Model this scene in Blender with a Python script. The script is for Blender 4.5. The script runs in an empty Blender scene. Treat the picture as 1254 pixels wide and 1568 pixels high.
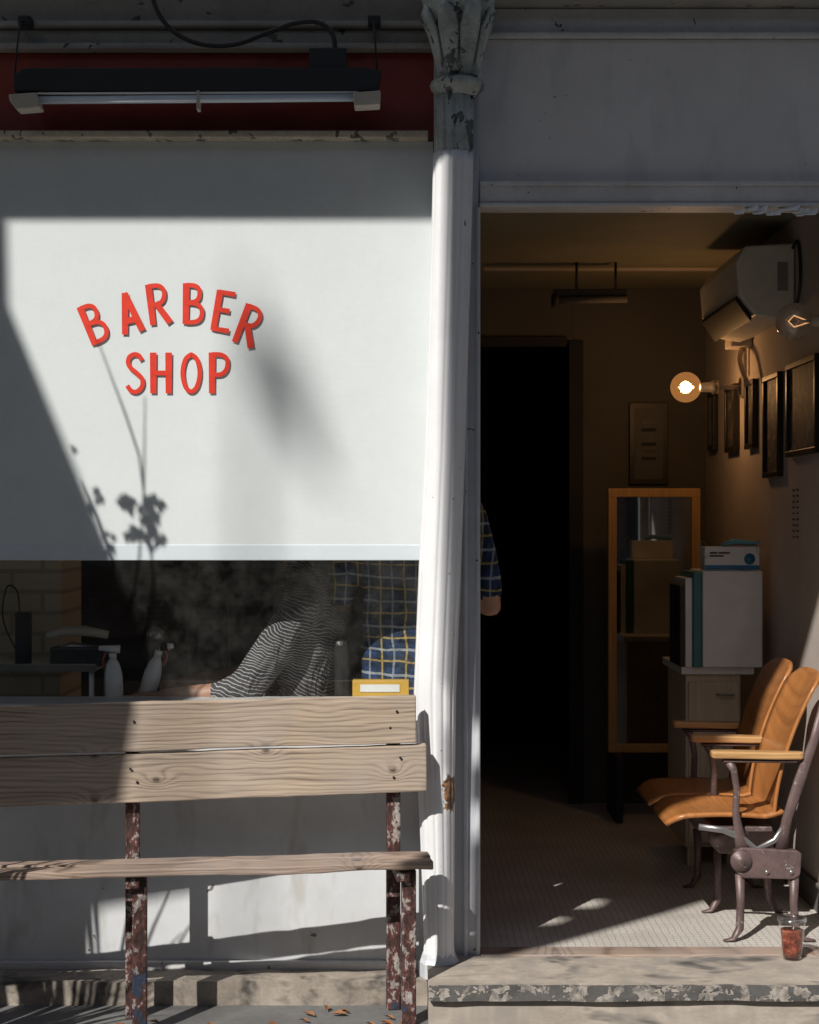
import bpy, bmesh, math, random
from mathutils import Vector, Matrix, noise
random.seed(7)
SC=bpy.context.scene
COL=SC.collection
F=2400.0; DC=5.0; EYE=1.375
def P(px,py,y):
    d=DC+y
    return Vector(((px-627)/F*d, y, EYE-(py-800)/F*d))
def X(px,y): return (px-627)/F*(DC+y)
def Z(py,y): return EYE-(py-800)/F*(DC+y)

# ---------------------------------------------------------------- materials
def newmat(name):
    m=bpy.data.materials.new(name); m.use_nodes=True
    nt=m.node_tree; b=nt.nodes['Principled BSDF']
    return m,nt,b
def rgba(c): return (c[0],c[1],c[2],1)
def ramp(nt,src,stops,interp='LINEAR'):
    r=nt.nodes.new('ShaderNodeValToRGB'); r.color_ramp.interpolation=interp
    e=r.color_ramp.elements
    while len(e)<len(stops): e.new(0.5)
    for i,(p,c) in enumerate(stops):
        e[i].position=p; e[i].color=rgba(c)
    nt.links.new(src,r.inputs[0]); return r
def mixc(nt,fac,a,b,mode='MIX'):
    m=nt.nodes.new('ShaderNodeMix'); m.data_type='RGBA'; m.blend_type=mode
    for s,v in ((m.inputs[0],fac),(m.inputs[6],a),(m.inputs[7],b)):
        if isinstance(v,(int,float)): s.default_value=v
        elif isinstance(v,tuple): s.default_value=rgba(v)
        else: nt.links.new(v,s)
    return m.outputs[2]
def math_(nt,op,a,b=0.0,c=None):
    m=nt.nodes.new('ShaderNodeMath'); m.operation=op
    for i,v in enumerate((a,b,c)):
        if v is None: continue
        if isinstance(v,(int,float)): m.inputs[i].default_value=v
        else: nt.links.new(v,m.inputs[i])
    return m.outputs[0]
def coords(nt,scale=(1,1,1),rot=(0,0,0)):
    tc=nt.nodes.new('ShaderNodeTexCoord'); mp=nt.nodes.new('ShaderNodeMapping')
    mp.inputs['Scale'].default_value=scale; mp.inputs['Rotation'].default_value=rot
    nt.links.new(tc.outputs['Object'],mp.inputs[0]); return mp.outputs[0]
def noise_(nt,vec,scale,detail=4,rough=.6,dist=0):
    n=nt.nodes.new('ShaderNodeTexNoise'); n.inputs['Scale'].default_value=scale
    n.inputs['Detail'].default_value=min(detail,3); n.inputs['Roughness'].default_value=rough
    n.inputs['Distortion'].default_value=dist
    nt.links.new(vec,n.inputs['Vector']); return n.outputs['Fac']
def bump(nt,b,h,strength=.3,dist=.005,prev=None):
    n=nt.nodes.new('ShaderNodeBump'); n.inputs['Strength'].default_value=strength
    n.inputs['Distance'].default_value=dist
    nt.links.new(h,n.inputs['Height']); nt.links.new(n.outputs[0],b.inputs['Normal'])
def paint(name,col,var=.18,rough=.5,scale=6,chips=None,metal=0,bumps=.25,stretch=(1,1,1),dirt=None,bd=.003,spec=.5,soft=.015):
    m,nt,b=newmat(name)
    v=coords(nt,stretch)
    n1=noise_(nt,v,scale,5,.65)
    lo=tuple(c*(1-var) for c in col); hi=tuple(min(1,c*(1+var*.6)) for c in col)
    c=ramp(nt,n1,[(.3,lo),(.7,hi)]).outputs[0]
    h=n1
    if bumps or var>.15:
        n2=noise_(nt,v,scale*12,3,.6); h=n2
        c=mixc(nt,.25*min(1,var*4),c,ramp(nt,n2,[(.35,lo),(.65,hi)]).outputs[0])
    if dirt:
        n4=noise_(nt,coords(nt,(1.5,1.5,.5)),5,4,.7)
        c=mixc(nt,ramp(nt,n4,[(dirt[1],(0,0,0)),(dirt[1]+.2,(1,1,1))]).outputs[0],c,dirt[0])
    if chips:
        ccol,th,cs=chips
        n3=noise_(nt,v,cs,5,.7,.4)
        k=ramp(nt,n3,[(th,(0,0,0)),(th+soft,(1,1,1))]).outputs[0]
        n5=noise_(nt,v,cs*2.3,3,.6)
        cc=ramp(nt,n5,[(.4,tuple(x*.5 for x in ccol)),(.6,ccol)]).outputs[0]
        c=mixc(nt,k,c,cc)
        h=math_(nt,'SUBTRACT',math_(nt,'MULTIPLY',h,.4),k)
    nt.links.new(c,b.inputs['Base Color'])
    b.inputs['Roughness'].default_value=rough; b.inputs['Metallic'].default_value=metal
    b.inputs['Specular IOR Level'].default_value=spec
    if bumps: bump(nt,b,h,bumps,bd)
    return m
def wood(name,dark,light,axis='X',rough=.75,scale=1.0,bs=.5,knots=True,grey=None,lines=.45):
    m,nt,b=newmat(name)
    st={'X':(1.2,14,14),'Y':(14,1.2,14),'Z':(14,14,1.2)}[axis]
    v=coords(nt,tuple(s*scale for s in st))
    n1=noise_(nt,v,2.0,4,.65,1.0)
    st2={'X':(3,.1,150),'Y':(150,3,.1),'Z':(150,.1,3)}[axis]
    n2=noise_(nt,coords(nt,tuple(s*scale for s in st2)),1.0,3,.6,.3)
    kf=None
    tc=coords(nt); s=nt.nodes.new('ShaderNodeSeparateXYZ'); nt.links.new(tc,s.inputs[0])
    if knots:
        vo=nt.nodes.new('ShaderNodeTexVoronoi'); vo.voronoi_dimensions='2D'; vo.inputs['Scale'].default_value=1
        cb_=nt.nodes.new('ShaderNodeCombineXYZ')
        sx,sz=(3.4,5.2) if axis=='X' else (5.2,3.4)
        nt.links.new(math_(nt,'MULTIPLY',s.outputs[0],sx),cb_.inputs[0]); nt.links.new(math_(nt,'MULTIPLY',s.outputs[2],sz),cb_.inputs[1])
        nt.links.new(cb_.outputs[0],vo.inputs['Vector'])
        kf=vo.outputs['Distance']
    across=s.outputs[2] if axis=='X' else s.outputs[0]
    lowv=coords(nt,{'X':(1.3,1,5),'Y':(5,1.3,5),'Z':(5,1,1.3)}[axis])
    warp=math_(nt,'MULTIPLY',noise_(nt,lowv,1.6,2,.5),.09)
    ph=math_(nt,'ADD',across,warp)
    if kf is not None: ph=math_(nt,'ADD',ph,math_(nt,'MULTIPLY',math_(nt,'POWER',math_(nt,'MAXIMUM',math_(nt,'SUBTRACT',.30,kf),0.0),2.0),.5))
    ring=math_(nt,'ADD',math_(nt,'MULTIPLY',math_(nt,'SINE',math_(nt,'MULTIPLY',ph,430*scale)),.5),.5)
    ring=math_(nt,'MULTIPLY',math_(nt,'POWER',ring,2.0),math_(nt,'MULTIPLY',n1,1.6))
    mx=math_(nt,'ADD',math_(nt,'MULTIPLY',n1,.5),math_(nt,'MULTIPLY',n2,.55))
    mx=math_(nt,'SUBTRACT',mx,math_(nt,'MULTIPLY',ring,.15*lines/.45))
    c=ramp(nt,mx,[(.22,dark),(.42,tuple((a*.4+b_*.6) for a,b_ in zip(dark,light))),(.68,light)]).outputs[0]
    if grey:
        n6=noise_(nt,coords(nt),3.5,4,.6)
        c=mixc(nt,ramp(nt,n6,[(.4,(0,0,0)),(.7,(1,1,1))]).outputs[0],c,mixc(nt,.45,c,grey))
    if knots:
        kd=math_(nt,'ADD',kf,math_(nt,'MULTIPLY',math_(nt,'SUBTRACT',n1,.5),.03))
        k=ramp(nt,kd,[(0.0,(1,1,1)),(.025,(.8,.8,.8)),(.04,(.35,.35,.35)),(.075,(0,0,0))]).outputs[0]
        c=mixc(nt,math_(nt,'MULTIPLY',k,.85),c,tuple(x*.4 for x in dark))
    nt.links.new(c,b.inputs['Base Color']); b.inputs['Roughness'].default_value=rough
    bump(nt,b,mx,bs,.004)
    return m
def plain(name,col,rough=.5,metal=0,spec=.5,**k): return paint(name,col,var=.1,rough=rough,metal=metal,bumps=0,spec=spec,**k)
def emis(name,col,s):
    m,nt,b=newmat(name); b.inputs['Base Color'].default_value=rgba(col)
    b.inputs['Emission Color'].default_value=rgba(col); b.inputs['Emission Strength'].default_value=s
    return m
def glassy(name,tint=(1,1,1),f0=.04,rough=0.0,gl=(1,1,1),dust=0.0,glow=None):
    """thin sheet glass: transparent + mirror by view angle (same both sides)"""
    m=bpy.data.materials.new(name); m.use_nodes=True; nt=m.node_tree; nt.nodes.clear()
    o=nt.nodes.new('ShaderNodeOutputMaterial'); t=nt.nodes.new('ShaderNodeBsdfTransparent'); g=nt.nodes.new('ShaderNodeBsdfGlossy')
    t.inputs[0].default_value=rgba(tint); g.inputs[0].default_value=rgba(gl); g.inputs['Roughness'].default_value=rough
    lw=nt.nodes.new('ShaderNodeLayerWeight'); lw.inputs[0].default_value=.5
    fac=math_(nt,'ADD',math_(nt,'MULTIPLY',math_(nt,'POWER',lw.outputs['Facing'],4.0),.8),f0)
    mx=nt.nodes.new('ShaderNodeMixShader'); nt.links.new(fac,mx.inputs[0]); nt.links.new(t.outputs[0],mx.inputs[1]); nt.links.new(g.outputs[0],mx.inputs[2])
    out=mx.outputs[0]
    if dust:
        d=nt.nodes.new('ShaderNodeBsdfDiffuse'); d.inputs[0].default_value=(.6,.6,.55,1)
        n=noise_(nt,coords(nt),9,4,.7)
        k=math_(nt,'MULTIPLY',ramp(nt,n,[(.35,(.1,.1,.1)),(.75,(1,1,1))]).outputs[0],dust)
        m2=nt.nodes.new('ShaderNodeMixShader'); nt.links.new(k,m2.inputs[0]); nt.links.new(out,m2.inputs[1]); nt.links.new(d.outputs[0],m2.inputs[2]); out=m2.outputs[0]
    if glow:
        e=nt.nodes.new('ShaderNodeEmission'); e.inputs[0].default_value=rgba(glow[0]); e.inputs[1].default_value=glow[1]
        a=nt.nodes.new('ShaderNodeAddShader'); nt.links.new(out,a.inputs[0]); nt.links.new(e.outputs[0],a.inputs[1]); out=a.outputs[0]
    nt.links.new(out,o.inputs[0]); return m

# ---------------------------------------------------------------- mesh helpers
def group(name):
    e=bpy.data.objects.new(name,None); e.empty_display_size=.1; COL.objects.link(e); return e
def fin(name,me,mat,parent=None,smooth=False,bevel=0,solid=0,sub=0):
    ob=bpy.data.objects.new(name,me); COL.objects.link(ob)
    if mat is not None:
        for m in (mat if isinstance(mat,(list,tuple)) else [mat]): me.materials.append(m)
    if smooth:
        for p in me.polygons: p.use_smooth=True
    if solid:
        s=ob.modifiers.new('s','SOLIDIFY'); s.thickness=solid; s.offset=0
    if bevel:
        b=ob.modifiers.new('b','BEVEL'); b.width=bevel; b.segments=2; b.limit_method='ANGLE'; b.angle_limit=math.radians(40)
    if parent: ob.parent=parent
    return ob
def mk(name,vs,fs,mat,**k):
    me=bpy.data.meshes.new(name); me.from_pydata([tuple(v) for v in vs],[],fs); me.update()
    bm=bmesh.new(); bm.from_mesh(me); bmesh.ops.recalc_face_normals(bm,faces=bm.faces); bm.to_mesh(me); bm.free()
    return fin(name,me,mat,**k)
def box(name,x0,x1,y0,y1,z0,z1,mat,parent=None,bevel=.003):
    if x0>x1:x0,x1=x1,x0
    if y0>y1:y0,y1=y1,y0
    if z0>z1:z0,z1=z1,z0
    vs=[(x,y,z) for x in(x0,x1) for y in(y0,y1) for z in(z0,z1)]
    fs=[(0,1,3,2),(4,6,7,5),(0,4,5,1),(2,3,7,6),(0,2,6,4),(1,5,7,3)]
    return mk(name,vs,fs,mat,parent=parent,bevel=bevel)
def prism(name,pts,y0,y1,mat,parent=None,bevel=0):
    n=len(pts); vs=[(x,y0,z) for x,z in pts]+[(x,y1,z) for x,z in pts]
    fs=[tuple(range(n)),tuple(range(n,2*n))]+[(i,(i+1)%n,n+(i+1)%n,n+i) for i in range(n)]
    return mk(name,vs,fs,mat,parent=parent,bevel=bevel)
def catmull(pts,k=6):
    pts=[Vector(p) for p in pts]; out=[]
    for i in range(len(pts)-1):
        a=pts[max(i-1,0)];b=pts[i];c=pts[i+1];d=pts[min(i+2,len(pts)-1)]
        for j in range(k):
            t=j/k
            out.append(.5*((2*b)+(c-a)*t+(2*a-5*b+4*c-d)*t*t+(3*b-a-3*c+d)*t**3))
    out.append(pts[-1]); return out
def tubegeo(pts,rad,seg=12,side=None,cap=True,round_=False):
    pts=[Vector(p) for p in pts]; n=len(pts)
    if not isinstance(rad,list): rad=[rad]*n
    rad=[(r,r) if isinstance(r,(int,float)) else r for r in rad]
    vs=[];fs=[]
    prev=Vector(side) if side else None
    if round_:
        d0=(pts[0]-pts[1]).normalized(); d1=(pts[-1]-pts[-2]).normalized()
        a=[pts[0]+d0*max(rad[0])*c for c in (.95,.75,.4)]; ra=[(rad[0][0]*s,rad[0][1]*s) for s in (.3,.66,.92)]
        b=[pts[-1]+d1*max(rad[-1])*c for c in (.4,.75,.95)]; rb=[(rad[-1][0]*s,rad[-1][1]*s) for s in (.92,.66,.3)]
        pts=a+pts+b; rad=ra+rad+rb; n=len(pts)
    for i,p in enumerate(pts):
        t=(pts[min(i+1,n-1)]-pts[max(i-1,0)])
        if t.length<1e-9: t=Vector((0,0,1))
        t.normalize()
        if prev is None:
            prev=Vector((1,0,0)) if abs(t.x)<.9 else Vector((0,1,0))
        s=(prev-t*prev.dot(t))
        if s.length<1e-4: s=Vector((0,1,0))-t*t.y
        s.normalize(); u=t.cross(s); prev=s
        for j in range(seg):
            a=2*math.pi*j/seg
            vs.append(p+s*math.cos(a)*rad[i][0]+u*math.sin(a)*rad[i][1])
    for i in range(n-1):
        for j in range(seg):
            fs.append((i*seg+j,i*seg+(j+1)%seg,(i+1)*seg+(j+1)%seg,(i+1)*seg+j))
    if cap:
        fs.append(tuple(range(seg))[::-1]); fs.append(tuple((n-1)*seg+j for j in range(seg)))
    return vs,fs
def tube(name,pts,rad,mat,parent=None,seg=12,smooth=True,side=None,curve=0,round_=False,bevel=0):
    if curve: pts=catmull(pts,curve)
    v,f=tubegeo(pts,rad,seg,side,True,round_)
    return mk(name,v,f,mat,parent=parent,smooth=smooth,bevel=bevel)
def lathe(name,prof,c,mat,parent=None,seg=32,axis='Z',smooth=True,flute=None):
    c=Vector(c); vs=[];fs=[]
    for r,h in prof:
        for j in range(seg):
            a=2*math.pi*j/seg; rr=r
            if flute: rr=r*(1-flute[1]*(0.5+0.5*math.cos(flute[0]*a))**3)
            x,y=rr*math.cos(a),rr*math.sin(a)
            v={'Z':(x,y,h),'X':(h,x,y),'Y':(x,h,y)}[axis]; vs.append(c+Vector(v))
    n=len(prof)
    for i in range(n-1):
        for j in range(seg): fs.append((i*seg+j,i*seg+(j+1)%seg,(i+1)*seg+(j+1)%seg,(i+1)*seg+j))
    fs.append(tuple(range(seg))); fs.append(tuple((n-1)*seg+j for j in range(seg)))
    return mk(name,vs,fs,mat,parent=parent,smooth=smooth)
def roughen(ob,cuts,amp,scale,seed=0):
    me=ob.data; bm=bmesh.new(); bm.from_mesh(me)
    for _ in range(cuts):
        bmesh.ops.subdivide_edges(bm,edges=[e for e in bm.edges if e.calc_length()>.03],cuts=1,use_grid_fill=True)
    for v in bm.verts:
        d=noise.noise_vector(v.co*scale+Vector((seed,seed,seed)))+noise.noise_vector(v.co*scale*3.1)*.4
        v.co+=Vector((d.x,d.y,d.z))*amp
    bm.to_mesh(me); bm.free()

# ---------------------------------------------------------------- materials list
M_lowwall=paint('shopfront_paint',(.62,.63,.64),var=.12,scale=4,chips=((.22,.2,.18),.70,9),dirt=((.44,.43,.40),.55),rough=.55)
M_grey=paint('grey_panel_paint',(.70,.68,.66),var=.10,scale=2.2,rough=.6,chips=((.18,.17,.16),.72,26),bumps=.2,dirt=((.58,.57,.55),.5))
M_mould=paint('grey_moulding_paint',(.62,.61,.60),var=.2,scale=5,rough=.5,chips=((.14,.12,.1),.68,22),bumps=.4)
M_dkmould=paint('dark_moulding_paint',(.38,.36,.32),var=.25,scale=5,rough=.5,chips=((.15,.14,.12),.64,15))
M_soffit=paint('soffit_paint',(.12,.11,.10),var=.25,scale=5,rough=.7)
M_red=paint('red_fascia_paint',(.24,.036,.02),var=.35,scale=3,rough=.45,bumps=.2)
M_cream=paint('cream_trim_paint',(.58,.5,.38),var=.35,scale=8,rough=.4,chips=((.16,.13,.1),.58,16))
M_blind=paint('white_blind_vinyl',(.82,.83,.84),var=.03,scale=1.2,rough=.7,bumps=.0,spec=.1)
M_hem=paint('blind_hem',(.78,.81,.86),var=.05,scale=2,rough=.6,bumps=.0)
M_letter=paint('red_sign_paint',(.68,.04,.018),var=.12,scale=30,rough=.4,bumps=.0)
M_glass=glassy('window_glass',(.93,.95,.945),.07,0,(1,1,1),.05)
M_black=plain('black_metal',(.02,.02,.022),.45)
M_tube=paint('fluorescent_tube_glass',(.62,.70,.78),var=.05,rough=.15,bumps=0)
M_cap=paint('tube_end_cap_plastic',(.5,.46,.38),var=.2,rough=.5)
M_stone=paint('worn_stone',(.34,.29,.24),var=.4,scale=9,rough=.85,chips=((.13,.115,.10),.47,7),bumps=.5,bd=.004,soft=.16)
M_stone2=paint('worn_step_concrete',(.42,.36,.30),var=.3,scale=10,rough=.85,chips=((.17,.155,.14),.55,5),bumps=.4,bd=.003,soft=.12,stretch=(.6,1,1.6),dirt=((.30,.265,.23),.45))
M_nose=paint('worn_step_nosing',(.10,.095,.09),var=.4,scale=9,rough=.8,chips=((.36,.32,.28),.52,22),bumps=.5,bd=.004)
M_walk=paint('sidewalk_concrete',(.15,.147,.142),var=.25,scale=4,rough=.9,bumps=.5)
M_asph=paint('asphalt',(.05,.05,.052),var=.3,scale=20,rough=.9,bumps=0)
M_bench=wood('weathered_bench_wood',(.10,.065,.04),(.51,.395,.295),'X',.8,1,.6,True,(.35,.32,.29),lines=.6)
M_seatw=wood('worn_bench_seat_wood',(.08,.05,.035),(.42,.31,.24),'X',.75,1.3,.7,True,(.3,.27,.26),lines=.6)
def legmat():
    m,nt,b=newmat('layered_flaking_paint'); v=coords(nt,(1,1,.6))
    n=noise_(nt,v,34,4,.75,.2)
    r=ramp(nt,n,[(0,(.05,.025,.02)),(.44,(.09,.035,.03)),(.51,(.14,.06,.05)),(.56,(.34,.31,.29)),(.64,(.42,.40,.38))],'CONSTANT')
    nb=noise_(nt,coords(nt,(1,1,.6)),11,3,.6)
    c=mixc(nt,ramp(nt,nb,[(.60,(0,0,0)),(.62,(1,1,1))]).outputs[0],r.outputs[0],(.035,.05,.09))
    n2=noise_(nt,v,90,3,.6)
    nt.links.new(mixc(nt,.4,c,ramp(nt,n2,[(.4,(.05,.04,.04)),(.6,(.5,.45,.42))]).outputs[0],'OVERLAY'),b.inputs['Base Color']); b.inputs['Roughness'].default_value=.65
    bump(nt,b,n,.9,.006); return m
M_leg=legmat()
def colmat():
    m,nt,b=newmat('column_white_paint'); v=coords(nt)
    n1=noise_(nt,v,5,4,.6); n2=noise_(nt,v,60,4,.6)
    c=ramp(nt,n1,[(.3,(.72,.72,.73)),(.7,(.80,.80,.81))]).outputs[0]
    sp=ramp(nt,noise_(nt,v,38,4,.65),[(.70,(0,0,0)),(.715,(1,1,1))]).outputs[0]
    c=mixc(nt,sp,c,(.2,.16,.13))
    tc=nt.nodes.new('ShaderNodeTexCoord')
    vm=nt.nodes.new('ShaderNodeVectorMath'); vm.operation='DISTANCE'
    mp=nt.nodes.new('ShaderNodeMapping'); mp.inputs['Scale'].default_value=(2.2,1,1)
    nt.links.new(tc.outputs['Object'],mp.inputs[0]); nt.links.new(mp.outputs[0],vm.inputs[0])
    p=P(690,1212,-.13); vm.inputs[1].default_value=(p.x*2.2,p.y,p.z)
    dd=math_(nt,'ADD',vm.outputs['Value'],math_(nt,'MULTIPLY',math_(nt,'SUBTRACT',noise_(nt,v,28,4,.7),.5),.12))
    k=ramp(nt,dd,[(.055,(1,1,1)),(.062,(0,0,0))]).outputs[0]
    c=mixc(nt,k,c,ramp(nt,n2,[(.4,(.08,.045,.03)),(.6,(.36,.2,.1))]).outputs[0])
    nt.links.new(c,b.inputs['Base Color']); b.inputs['Roughness'].default_value=.42
    bump(nt,b,n2,.25,.003); return m
M_col=colmat()
M_capital=paint('capital_old_paint',(.44,.47,.44),var=.5,scale=9,rough=.5,chips=((.15,.15,.14),.58,12),bumps=.6,bd=.008)
M_pil=paint('pilaster_paint',(.52,.53,.56),var=.15,scale=5,rough=.5,chips=((.1,.08,.07),.68,16),bumps=.4)
def tilemat():
    m,nt,b=newmat('small_hex_tile'); v=coords(nt,(1,1,1))
    vo=nt.nodes.new('ShaderNodeTexVoronoi'); vo.inputs['Scale'].default_value=42; vo.feature='DISTANCE_TO_EDGE'; vo.inputs['Randomness'].default_value=.25
    nt.links.new(v,vo.inputs['Vector'])
    k=ramp(nt,vo.outputs['Distance'],[(.03,(0,0,0)),(.08,(1,1,1))]).outputs[0]
    n=noise_(nt,v,3,4,.6)
    t=ramp(nt,n,[(.3,(.46,.42,.37)),(.7,(.66,.62,.57))]).outputs[0]
    nt.links.new(mixc(nt,k,(.3,.27,.24),t),b.inputs['Base Color']); b.inputs['Roughness'].default_value=.5
    return m
M_tile=tilemat()
M_wallin=paint('interior_plaster',(.52,.45,.40),var=.12,scale=2,rough=.8,bumps=.15)
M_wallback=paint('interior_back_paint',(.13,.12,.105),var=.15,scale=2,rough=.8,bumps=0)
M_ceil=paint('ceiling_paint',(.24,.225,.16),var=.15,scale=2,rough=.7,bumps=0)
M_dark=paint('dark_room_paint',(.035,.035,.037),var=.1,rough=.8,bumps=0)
M_white=plain('white_plastic',(.78,.78,.76),.4)
M_ac=plain('aged_ac_plastic',(.72,.69,.61),.45)
M_frame=plain('black_picture_frame',(.015,.013,.012),.4)
M_paper=paint('print_paper',(.30,.27,.24),var=.3,scale=25,rough=.6)
M_print=paint('dark_print',(.08,.07,.065),var=.9,scale=14,rough=.6,chips=((.30,.25,.2),.56,16),bumps=0)
M_mwood=wood('honey_wood',(.30,.15,.05),(.6,.36,.13),'Z',.45,1,.15,False,lines=.2)
M_ply=wood('varnished_seat_plywood',(.20,.07,.02),(.48,.195,.06),'Z',.33,.5,.08,False,lines=.35)
M_arm=wood('armrest_wood',(.30,.14,.045),(.60,.36,.16),'X',.3,.8,.1,False,lines=.3)
M_cab=wood('raw_plywood',(.36,.27,.18),(.66,.54,.40),'Z',.7,.6,.2,True,lines=.2)
M_iron=paint('old_maroon_iron',(.15,.10,.095),var=.4,scale=18,rough=.45,chips=((.3,.26,.24),.64,30),metal=.2,bumps=.4)
M_steel=plain('dull_steel',(.35,.34,.33),.35,.8)
def mirr():
    m,nt,b=newmat('mirror_glass'); b.inputs['Metallic'].default_value=1; b.inputs['Roughness'].default_value=.03
    nt.links.new(ramp(nt,noise_(nt,coords(nt),6,4,.6),[(.3,(.35,.36,.36)),(.7,(.46,.47,.47))]).outputs[0],b.inputs['Base Color']); return m
M_mirror=mirr()
M_teal=plain('teal_card',(.06,.2,.22),.6)
M_skin=paint('skin',(.40,.21,.135),var=.1,scale=14,rough=.5,bumps=.1)
M_hair=paint('dark_hair',(.03,.02,.015),var=.4,scale=60,rough=.6,stretch=(1,1,.2))
M_jeans=paint('dark_trousers',(.03,.035,.05),var=.3,scale=40,rough=.85)
def stripes(name):
    m,nt,b=newmat(name)
    v=coords(nt,(1,1,1),(0,math.radians(-16),0)); s=nt.nodes.new('ShaderNodeSeparateXYZ')
    nt.links.new(v,s.inputs[0])
    z=math_(nt,'ADD',s.outputs[2],math_(nt,'MULTIPLY',noise_(nt,coords(nt),6,3,.5),.10))
    f=math_(nt,'FRACT',math_(nt,'MULTIPLY',z,92))
    k=math_(nt,'LESS_THAN',f,.24)
    nt.links.new(mixc(nt,k,(.045,.043,.05),(.40,.38,.37)),b.inputs['Base Color']); b.inputs['Roughness'].default_value=.85
    bump(nt,b,noise_(nt,coords(nt,(1,1,.6)),13,3,.5,.6),1.0,.05); return m
M_stripe=stripes('striped_shirt_cotton')
def plaid(name):
    m,nt,b=newmat(name)
    v=coords(nt); s=nt.nodes.new('ShaderNodeSeparateXYZ'); nt.links.new(v,s.inputs[0])
    w=math_(nt,'MULTIPLY',noise_(nt,v,4,3,.5),.06)
    x=math_(nt,'ADD',s.outputs[0],w); z=math_(nt,'ADD',s.outputs[2],w)
    def band(c,freq,lo,hi):
        f=math_(nt,'FRACT',math_(nt,'MULTIPLY',c,freq)); return math_(nt,'MULTIPLY',math_(nt,'GREATER_THAN',f,lo),math_(nt,'LESS_THAN',f,hi))
    c=mixc(nt,math_(nt,'MULTIPLY',band(x,12,.0,.45),.6),(.012,.035,.10),(.006,.012,.025))
    c=mixc(nt,math_(nt,'MULTIPLY',band(z,12,.0,.45),.6),c,(.008,.016,.03))
    c=mixc(nt,math_(nt,'MULTIPLY',band(x,12,.2,.28),.8),c,(.42,.29,.09))
    c=mixc(nt,math_(nt,'MULTIPLY',band(z,12,.2,.28),.8),c,(.42,.29,.09))
    c=mixc(nt,math_(nt,'MULTIPLY',band(x,12,.68,.76),.55),c,(.36,.38,.38))
    c=mixc(nt,math_(nt,'MULTIPLY',band(z,12,.66,.76),.65),c,(.40,.42,.42))
    nt.links.new(c,b.inputs['Base Color']); b.inputs['Roughness'].default_value=.85
    bump(nt,b,noise_(nt,v,14,3,.5,.5),.9,.045); return m
M_plaid=plaid('plaid_shirt_cotton')
M_yellow=plain('yellow_card',(.62,.36,.05),.5)
M_leaf=paint('leaf_green',(.05,.09,.03),var=.4,scale=10,rough=.5,bumps=0)
M_bark=paint('bark',(.12,.09,.06),var=.4,scale=12,rough=.9,bumps=0)
M_blocker=paint('sun_blocker_fabric',(.10,.13,.10),var=.1,rough=.9,bumps=0)  # for the unseen sheets added only to cast shadows
def brickmat(name,c1,c2,mortar,sc=1):
    m,nt,b=newmat(name)
    br=nt.nodes.new('ShaderNodeTexBrick'); nt.links.new(coords(nt,(1,1,1),(math.radians(90),0,0)),br.inputs[0])
    br.inputs['Color1'].default_value=rgba(c1); br.inputs['Color2'].default_value=rgba(c2); br.inputs['Mortar'].default_value=rgba(mortar)
    br.inputs['Scale'].default_value=1; br.inputs['Brick Width'].default_value=.22*sc; br.inputs['Row Height'].default_value=.075*sc; br.inputs['Mortar Size'].default_value=.008
    nt.links.new(br.outputs[0],b.inputs['Base Color']); b.inputs['Roughness'].default_value=.8
    bump(nt,b,math_(nt,'ADD',math_(nt,'MULTIPLY',br.outputs['Fac'],-1),noise_(nt,coords(nt),30,4,.6)),.6,.006); return m
M_pbrick=brickmat('painted_brick',(.78,.72,.55),(.70,.65,.50),(.5,.46,.37))
M_obrick=brickmat('street_brick',(.28,.12,.08),(.2,.09,.06),(.3,.28,.25))

# ---------------------------------------------------------------- ground
def sheet(name,x0,x1,y0,y1,z,mat,parent=None): return mk(name,[(x0,y0,z),(x1,y0,z),(x1,y1,z),(x0,y1,z)],[(0,1,2,3)],mat,parent=parent)
sheet('ground',-300,300,-300,300,-.30,M_asph)
sheet('road',-60,60,-12.5,-3.6,-.26,M_asph)
box('sidewalk',-40,40,-3.6,8,-.29,-.12,M_walk,bevel=.01)
box('far_sidewalk',-40,40,-15.5,-12.5,-.29,-.13,M_walk,bevel=.01)
g=group('road_markings')
for i in range(-8,9): sheet('dash',i*5-1,i*5+1.5,-8.1,-7.98,-.256,M_white,g)

ob_=group('opposite_brick_building')
box('walls',-22,22,-25,-15.5,-.13,9,M_obrick,ob_)
for fx in range(-10,11):
    for fz in (.9,4.4):
        box('window',fx*2-.5,fx*2+.5,-15.52,-15.44,fz,fz+1.9,M_frame,ob_,0)
        box('sill',fx*2-.6,fx*2+.6,-15.44,-15.34,fz-.12,fz,M_walk,ob_,0)
box('parapet',-22.1,22.1,-15.7,-15.3,9,9.4,M_walk,ob_)
SD=Vector((.6,1,-1))   # direction sunlight travels
def back(x,z,s): return Vector((x,0,z))-SD*s
fp=group('blob_shadow_caster'); c=back(-.40,1.76,15.6)  # added far out of view to cast the soft shadow blob on the blind
tube('pole',[(c.x-.12,c.y,9.0),(c.x-.12,c.y,c.z+.4)],.02,M_steel,fp)
fl=[(-.12,.26),(.0,.22),(.07,.02),(.15,-.24),(.04,-.16),(-.05,0),(-.12,.05)]
prism('caster_sheet',[(c.x+a*.85,c.z+b) for a,b in fl],c.y-.004,c.y+.004,M_blocker,fp)
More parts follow.
